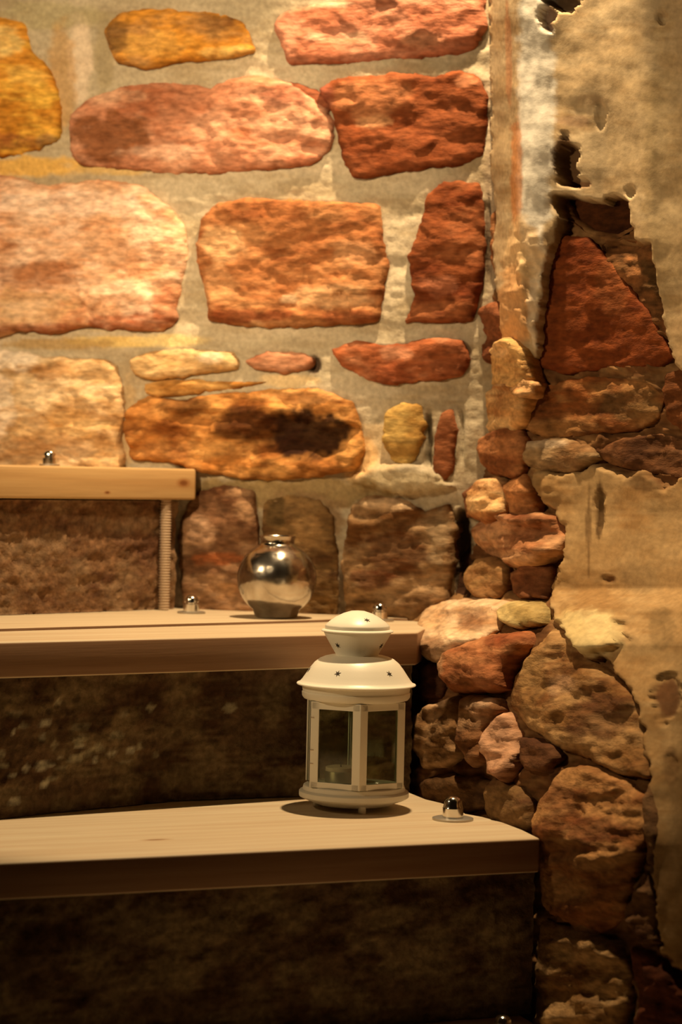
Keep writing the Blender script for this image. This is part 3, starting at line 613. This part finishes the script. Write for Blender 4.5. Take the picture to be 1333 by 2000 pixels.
# step bodies of rough concrete below each tread
def step_body(line, z0, z1, depth, seed, label, cols, patches=()):
    P = np.array(line, float); seg = np.linalg.norm(np.diff(P, axis=0), axis=1); s = np.concatenate([[0], np.cumsum(seg)])
    q = np.arange(0, s[-1]+.0035, .0038); q[-1] = s[-1]; zz = np.linspace(z0, z1, max(6, int((z1-z0)/.0038)))
    x = np.interp(q, s, P[:, 0]); y = np.interp(q, s, P[:, 1])
    d = (P[-1]-P[0]); d /= np.linalg.norm(d); nx, ny = d[1], -d[0]
    Q, Z = np.meshgrid(q*1000, zz*1000)
    h = .004*fbm(Q/60, Z/30, seed, 4)+.0035*ridge(Q/22, Z/14, seed+3, 4)+.002*fbm(Q/7, Z/5, seed+5, 3)
    V = np.stack([x[None, :]+nx*h, y[None, :]+ny*h, np.broadcast_to(zz[:, None], h.shape)], -1)
    C = colour_field(Q*1.5, Z*1.5, cols, patches, seed+9, 60, 40, .35)
    nr, nc = h.shape
    Vb = V.copy(); Vb[..., 0] = x[None, :]-nx*depth; Vb[..., 1] = y[None, :]-ny*depth
    F = list(map(tuple, grid_faces(nr, nc))); o = nr*nc
    F += [tuple(o+i for i in f[::-1]) for f in grid_faces(nr, nc)]
    for i in range(nc-1): F += [(i+1, i, o+i, o+i+1), ((nr-1)*nc+i, (nr-1)*nc+i+1, o+(nr-1)*nc+i+1, o+(nr-1)*nc+i)]
    for j in range(nr-1): F += [(j*nc, (j+1)*nc, o+(j+1)*nc, o+j*nc), ((j+1)*nc+nc-1, j*nc+nc-1, o+j*nc+nc-1, o+(j+1)*nc+nc-1)]
    V = np.concatenate([V.reshape(-1, 3), Vb.reshape(-1, 3)]); C = np.concatenate([C.reshape(-1, 3)]*2)
    me = np_mesh('concrete_step', V, F, C)
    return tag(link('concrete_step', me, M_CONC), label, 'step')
RS = np.random.RandomState(5)
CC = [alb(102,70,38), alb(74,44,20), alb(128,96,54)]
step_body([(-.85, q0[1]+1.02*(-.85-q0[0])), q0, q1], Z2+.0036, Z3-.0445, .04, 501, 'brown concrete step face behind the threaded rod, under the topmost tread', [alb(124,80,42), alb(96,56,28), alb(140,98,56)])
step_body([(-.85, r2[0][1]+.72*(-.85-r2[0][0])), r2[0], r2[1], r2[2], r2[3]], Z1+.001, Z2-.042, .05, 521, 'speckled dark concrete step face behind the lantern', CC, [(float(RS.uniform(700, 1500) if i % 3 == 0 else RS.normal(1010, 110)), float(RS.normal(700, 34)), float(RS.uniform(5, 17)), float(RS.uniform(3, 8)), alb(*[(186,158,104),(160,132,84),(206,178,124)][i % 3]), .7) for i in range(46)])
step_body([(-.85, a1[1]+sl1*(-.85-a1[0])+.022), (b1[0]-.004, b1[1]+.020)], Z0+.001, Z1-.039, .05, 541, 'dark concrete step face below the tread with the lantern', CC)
step_body([(-.85, 1.90), (.285, 2.20)], 0.001, Z0-.041, .05, 561, 'lowest concrete step face, below the picture', CC)
# floor
gx, gy = np.meshgrid(np.linspace(-2, 1.2, 60), np.linspace(-.6, 3.6, 70))
gz = .003*fbm(gx*9, gy*9, 801, 3)-.006
me = np_mesh('floor', np.stack([gx, gy, gz], -1).reshape(-1, 3), grid_faces(*gx.shape)[:, ::-1], colour_field(gx*300, gy*300, [alb(84,62,40), alb(64,46,28)], [], 803).reshape(-1, 3))
tag(link('floor', me, M_FLOOR), kind='structure')

# ------------------------------------------------------------------ silver vase
vx, vy = -.083, 3.112
vase = tag(empty('vase', (vx, vy, Z2+.0030)), 'round hammered silver vase with a short neck on the upper tread', 'vase')
S = 3.128/FPX
prof = [(0, .0012), (.025, .0005), (.028, .002)]
Rr, cz, rz = .0528, .0515, .0500
for i in range(1, 30):
    th = -math.pi/2+math.pi*i/30; r = Rr*math.cos(th); zz = cz+rz*math.sin(th)
    if zz > .003 and r > (.028 if th < 0 else .0230): prof.append((r, zz))
prof += [(.0226, .0978), (.0222, .1000), (.0224, .1040), (.0238, .1068), (.0241, .1080), (.0230, .1085), (.0216, .1070), (.0208, .1000), (.019, .095), (.040, .085), (.049, .055), (.035, .015), (0, .008)]
lathe('body', prof, M_SILVER, vase, 96, sharp=60)

# ------------------------------------------------------------------ lantern
lx, ly = at_z(691, 1578, Z1)
lan = tag(empty('lantern', (lx, ly, Z1)), 'cream white metal lantern with glass sides and a domed vented roof', 'lantern')
cap_p = [(0, .2344), (.008, .2338), (.017, .2310), (.026, .2265), (.033, .2215), (.0378, .2172), (.0384, .2160), (.0384, .2125), (.0424, .2112), (.0430, .2102), (.0424, .2094), (.0400, .2088), (.0388, .2060), (.0355, .2000), (.0300, .1905), (.0255, .1830), (.0245, .1800)]
lathe('chimney_cap', cap_p, M_CREAM, lan, 96, sharp=32)
dome_p = [(.0235, .1815), (.032, .1812), (.0380, .1798), (.0440, .1772), (.0500, .1724), (.0555, .1655), (.0605, .1580), (.0645, .1522), (.0672, .1492), (.0702, .1482), (.0708, .1472), (.0702, .1462), (.0660, .1452), (.0642, .1446), (.0636, .1400), (.0632, .1385), (.0644, .1375), (.0640, .1330), (.0618, .1300), (.0585, .1288), (.0, .1286)]
roof = lathe('roof', dome_p, M_CREAM, lan, 96, sharp=32)
base_p = [(0, .0285), (.0585, .0282), (.0600, .0272), (.0612, .0225), (.0642, .0212), (.0652, .0200), (.0652, .0150), (.0644, .0138), (.0600, .0118), (.0500, .0080), (.0430, .0052), (.0, .0050)]
lathe('base', base_p, M_CREAM, lan, 96, sharp=32)
for k in range(3):
    a = math.radians(-78+120*k)
    lathe('foot', [(0, 0), (.0042, 0), (.0046, .004), (.0040, .0078), (0, .0078)], M_CREAM, lan, 16, (.046*math.cos(a), .046*math.sin(a)))
def surf(prof, r, z, a):    # point on a lathe
    return Vector((r*math.cos(a), r*math.sin(a), z))
def star(prof, t0, az, size, parent):
    # small five-pointed vent star laid onto the turned surface; t0 = height on the profile
    pr = [(r, z) for r, z in prof]
    def rad(z):
        for (ra, za), (rb, zb) in zip(pr, pr[1:]):
            if min(za, zb) <= z <= max(za, zb) and abs(za-zb) > 1e-7: return ra+(rb-ra)*(z-za)/(zb-za)
        return pr[-1][0]
    e = .0008; slope = (rad(t0+e)-rad(t0-e))/(2*e); k = 1/math.sqrt(1+slope*slope)
    bm = bmesh.new(); r0 = rad(t0)
    def pt(u, v, lift):
        z = t0+v*k; r = rad(z); a = az+u/r0
        nn = Vector((math.cos(a)*k, math.sin(a)*k, -slope*k)); 
        return Vector((r*math.cos(a), r*math.sin(a), z))+nn*lift
    ring = []; lowr = []
    for i in range(12):
        rr = size if i % 2 == 0 else size*.36; th = math.pi*2*i/12+.3
        ring.append(bm.verts.new(pt(rr*math.cos(th), rr*math.sin(th), .0003))); lowr.append(bm.verts.new(pt(rr*math.cos(th), rr*math.sin(th), -.0012)))
    c = bm.verts.new(pt(0, 0, .0004))
    for i in range(12): bm.faces.new((c, ring[i], ring[(i+1) % 12])); bm.faces.new((ring[i], lowr[i], lowr[(i+1) % 12], ring[(i+1) % 12]))
    bmesh.ops.recalc_face_normals(bm, faces=bm.faces)
    me = bpy.data.meshes.new('vent_star'); bm.to_mesh(me); bm.free(); o = link('vent_star', me, M_DARK, parent, False)
cap_o = [o for o in lan.children if o.name.startswith('chimney_cap')][0]
D2R = math.radians
for az in (-68, 4, 76, 148): star(cap_p[:7], .2247, D2R(az), .0040, cap_o)
for az in (-136, -28, 62, 150): star(cap_p[11:], .1940, D2R(az), .0042, cap_o)
for az in (-172, -113, -48, 12, 72, 130): star(dome_p[1:8], .1635, D2R(az), .0042, roof)
# hexagonal glazed body
RH = .0640; ROT = math.radians(-90+5)
hx = [(RH*math.cos(ROT+math.pi/3*i), RH*math.sin(ROT+math.pi/3*i)) for i in range(6)]
ZB, ZT = .0285, .1290
def slab(bm, p, q, z0, z1, th):     # vertical flat bar from p to q, thickness th inwards
    p = Vector((p[0], p[1], 0)); q = Vector((q[0], q[1], 0)); d = (q-p).normalized(); n = Vector((-d.y, d.x, 0))
    if n.dot(p+q) > 0: n = -n
    vs = []
    for zz in (z0, z1):
        for pp in (p, q, q+n*th, p+n*th): vs.append(bm.verts.new((pp.x, pp.y, zz)))
    for f in ((0,1,2,3),(7,6,5,4),(0,4,5,1),(1,5,6,2),(2,6,7,3),(3,7,4,0)): bm.faces.new([vs[i] for i in f])
def lerp(a, b, t): return (a[0]+(b[0]-a[0])*t, a[1]+(b[1]-a[1])*t)
def fin(bm, name, mt, parent, bev=.0004):
    bmesh.ops.recalc_face_normals(bm, faces=bm.faces)
    if bev: bmesh.ops.bevel(bm, geom=list(bm.edges), offset=bev, segments=2, profile=.5, affect='EDGES')
    me = bpy.data.meshes.new(name); bm.to_mesh(me); bm.free(); return link(name, me, mt, parent, False)
for i in range(6):
    v, a, b = hx[i], hx[i-1], hx[(i+1) % 6]
    bm = bmesh.new(); wl = .16 if i in (0, 1, 5) else .05; wr = wl
    if i == 5: wl = .05
    if i == 1: wr = .10
    slab(bm, lerp(v, a, wl), v, ZB, ZT, .0016); slab(bm, v, lerp(v, b, wr), ZB, ZT, .0016)
    fin(bm, 'corner_post', M_CREAM, lan)
for i in (5, 0):
    bm = bmesh.new(); a, b = hx[i], hx[(i+1) % 6]
    slab(bm, lerp(a, b, .02), lerp(a, b, .98), ZT-.0085, ZT-.0005, .0020); fin(bm, 'door_rail', M_CREAM, lan)
    bm = bmesh.new(); slab(bm, lerp(a, b, .02), lerp(a, b, .98), ZB, ZB+.0068, .0020); fin(bm, 'door_rail', M_CREAM, lan)
for i in range(6):
    bm = bmesh.new(); a, b = hx[i], hx[(i+1) % 6]; a = (a[0]*.965, a[1]*.965); b = (b[0]*.965, b[1]*.965)
    slab(bm, lerp(a, b, .02), lerp(a, b, .98), ZB+.0003, ZT-.0004, .0012); fin(bm, 'glass_pane', M_GLASS, lan, 0)
# hinge on the left post
for zz in (.056, .072, .110):
    bm = bmesh.new(); v = hx[5]; slab(bm, (v[0]*1.012, v[1]*1.012), lerp((v[0]*1.012, v[1]*1.012), (hx[0][0]*1.012, hx[0][1]*1.012), .07), zz, zz+.0008, .001); fin(bm, 'hinge_seam', M_ROD, lan, 0)

tl = tag(empty('tealight', (lx-.016, ly+.012, Z1+.0285)), 'small tealight candle standing inside the white lantern', 'candle')
lathe('cup', [(0, .0002), (.0178, .0002), (.0190, .001), (.0190, .0140), (.0183, .0142), (.0183, .0120), (0, .0118)], M_ALU, tl, 40)
lathe('wax', [(.0182, .0119), (.0182, .0185), (.016, .0192), (.004, .0182), (0, .0184)], M_WAX, tl, 40)
lathe('wick', [(0, .0180), (.0008, .0180), (.0007, .0240), (0, .0242)], M_WICK, tl, 8)
